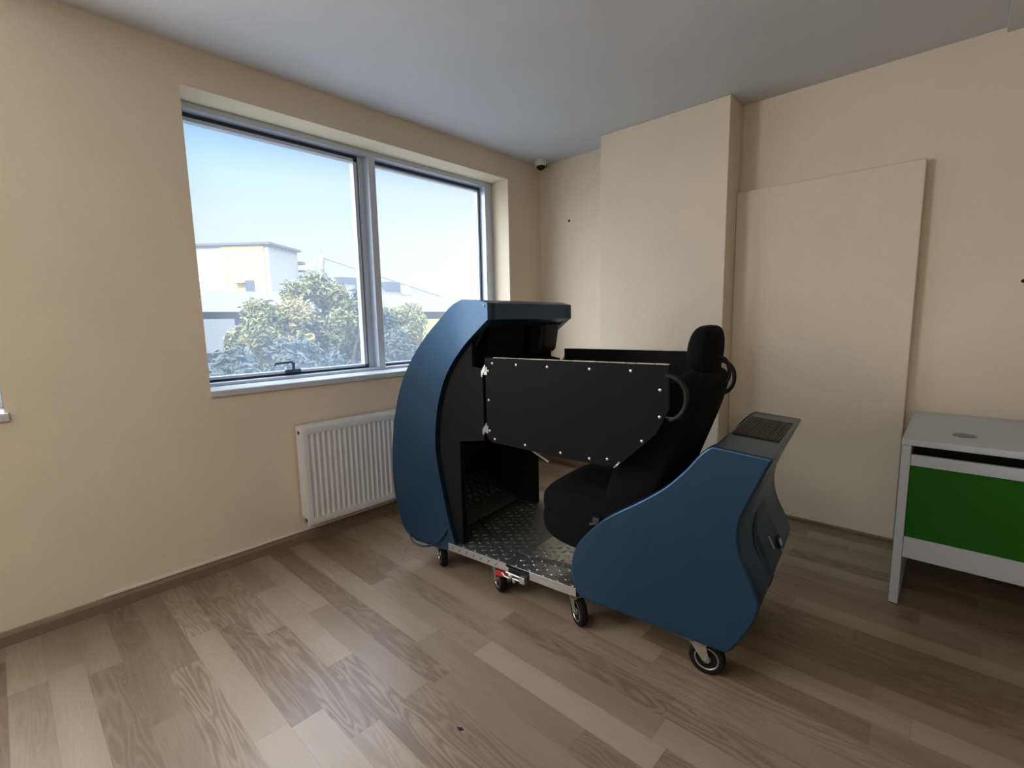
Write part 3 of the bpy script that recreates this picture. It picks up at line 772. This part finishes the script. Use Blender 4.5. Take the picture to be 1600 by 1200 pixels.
# pyramid roof
ap = Vector((-46.2, 22.7, 7.75)); ap2 = Vector((-48.2, 25.5, 7.6))
c1 = Vector((-41.2, 16.3, 3.8)); c2 = Vector((-41.2, 33.9, 3.85)); c3 = Vector((-55, 33.9, 3.8)); c4 = Vector((-55, 16.0, 3.8))
mb = MB(); V = [mb.bm.verts.new(p) for p in (c1, c2, c3, c4, ap)]
for f_ in ((0, 1, 4), (1, 2, 4), (2, 3, 4), (3, 0, 4), (3, 2, 1, 0)): mb.bm.faces.new([V[i] for i in f_])
EX(mb, 'hipped_roof', M_ROOF, hb)
EX(MB().tube([tuple(c1+Vector((0, 3.4, .1))), tuple(ap+Vector((0, 0, .05)))], .22, 6).tube([tuple(c2), tuple(ap)], .12, 6), 'ridge_flashing', M_ROOF2, hb)
EX(MB().tube([tuple(ap), tuple(ap+Vector((0, 0, .9)))], .03, 6), 'roof_antenna', M_ROOF2, hb)
M_DORM = mat('blue grey dormer cladding', (.085, .10, .12), .7)
EX(MB().box((-45.5, 22.4, 4.3), (-42.6, 24.9, 5.6)), 'dormer', M_DORM, hb)
EX(MB().box((-45.5, 26.9, 4.1), (-41.8, 28.6, 5.3)), 'dormer', M_DORM, hb)
EX(MB().lathe([(0, 0), (.35, .06), (.5, .16)], (-41.3, 28.9, 4.45), (.8, -.5, .3), 18).tube([(-41.5, 28.95, 3.8), (-41.4, 28.9, 4.45)], .04, 6), 'satellite_dish', M_FWHITE, hb)

# trees
def foliage_mat(nm, col):
    m = mat(nm, col, .7, bump=(2.5, .1, .01, .35)); b = m.node_tree.nodes['Principled BSDF']
    b.inputs['Specular IOR Level'].default_value = .3
    return m
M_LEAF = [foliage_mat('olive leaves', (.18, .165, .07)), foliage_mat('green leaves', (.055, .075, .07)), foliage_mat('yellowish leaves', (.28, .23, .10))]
M_BARK = mat('bark', (.12, .09, .06), .9)
def tree(x, y, top, rx, rz, mi, label, nl, seed, ls=.10):
    rnd = random.Random(seed)
    t = thing('tree', label, 'tree', (x, y, GZ), 0, 'trees outside the window')
    cz = top-rz-GZ
    MB().tube([(0, 0, 0), (.1, .05, cz*.4), (-.05, .1, cz*.75), (0, 0, cz)], [.22, .18, .14, .08], 8).tube([(.0, .05, cz*.5), (.9, .5, cz*.8), (1.2, .8, cz)], [.1, .07, .03], 6).tube([(0, .05, cz*.55), (-.7, -.8, cz*.85), (-1.0, -1.1, cz)], [.09, .06, .03], 6).build('trunk', M_BARK, t, smooth=True)
    bm = bmesh.new()
    clumps = []
    for i in range(int(46*rx*rz/4)):
        a = rnd.random()*2*pi; h = rnd.uniform(-1, 1); rr = sqrt(1-h*h)*rnd.uniform(.55, 1.0)
        clumps.append(Vector((rr*cos(a)*rx, rr*sin(a)*rx, cz+h*rz*rnd.uniform(.7, 1))))
    for i in range(int(nl*1.9)):
        c = rnd.choice(clumps); cr_ = .30+.25*rnd.random()
        d = Vector((rnd.gauss(0, 1), rnd.gauss(0, 1), rnd.gauss(0, .8))).normalized()*cr_*rnd.random()**.4
        p = c+d; s = ls*rnd.uniform(.6, 1.3)
        nn = (d.normalized()*.6+Vector((rnd.gauss(0, 1), rnd.gauss(0, 1), rnd.gauss(0, 1)+.8)).normalized()).normalized()
        a_ = nn.orthogonal().normalized(); a_ = Matrix.Rotation(rnd.random()*6.28, 3, nn) @ a_; b_ = nn.cross(a_)
        vs_ = [bm.verts.new(p+q) for q in (-a_*s, -b_*s*.35+nn*s*.12, a_*s, b_*s*.35+nn*s*.12)]
        bm.faces.new(vs_)
    me = bpy.data.meshes.new('foliage'); bm.to_mesh(me); bm.free(); me.materials.append(M_LEAF[mi])
    o = bpy.data.objects.new('foliage', me); C.objects.link(o); o.parent = t
    return t
tree(-15.0, 5.0, 2.02, .75, 1.1, 0, 'leftmost olive green tree outside the window', 5000, 1)
tree(-15.5, 6.6, 2.12, 1.1, 1.5, 2, 'yellow-green tree outside, between the leftmost and the tallest tree', 6500, 2)
tree(-17.0, 8.2, 2.82, 1.55, 1.7, 0, 'tallest tree outside the left window pane, in front of hipped roof', 10000, 3)
tree(-17.5, 10.3, 2.55, 1.5, 1.6, 1, 'green tree outside behind the window mullion', 7000, 4)
tree(-19.5, 13.2, 2.0, 1.8, 1.6, 0, 'pale tree outside the right window pane near the blue housing', 7000, 5)
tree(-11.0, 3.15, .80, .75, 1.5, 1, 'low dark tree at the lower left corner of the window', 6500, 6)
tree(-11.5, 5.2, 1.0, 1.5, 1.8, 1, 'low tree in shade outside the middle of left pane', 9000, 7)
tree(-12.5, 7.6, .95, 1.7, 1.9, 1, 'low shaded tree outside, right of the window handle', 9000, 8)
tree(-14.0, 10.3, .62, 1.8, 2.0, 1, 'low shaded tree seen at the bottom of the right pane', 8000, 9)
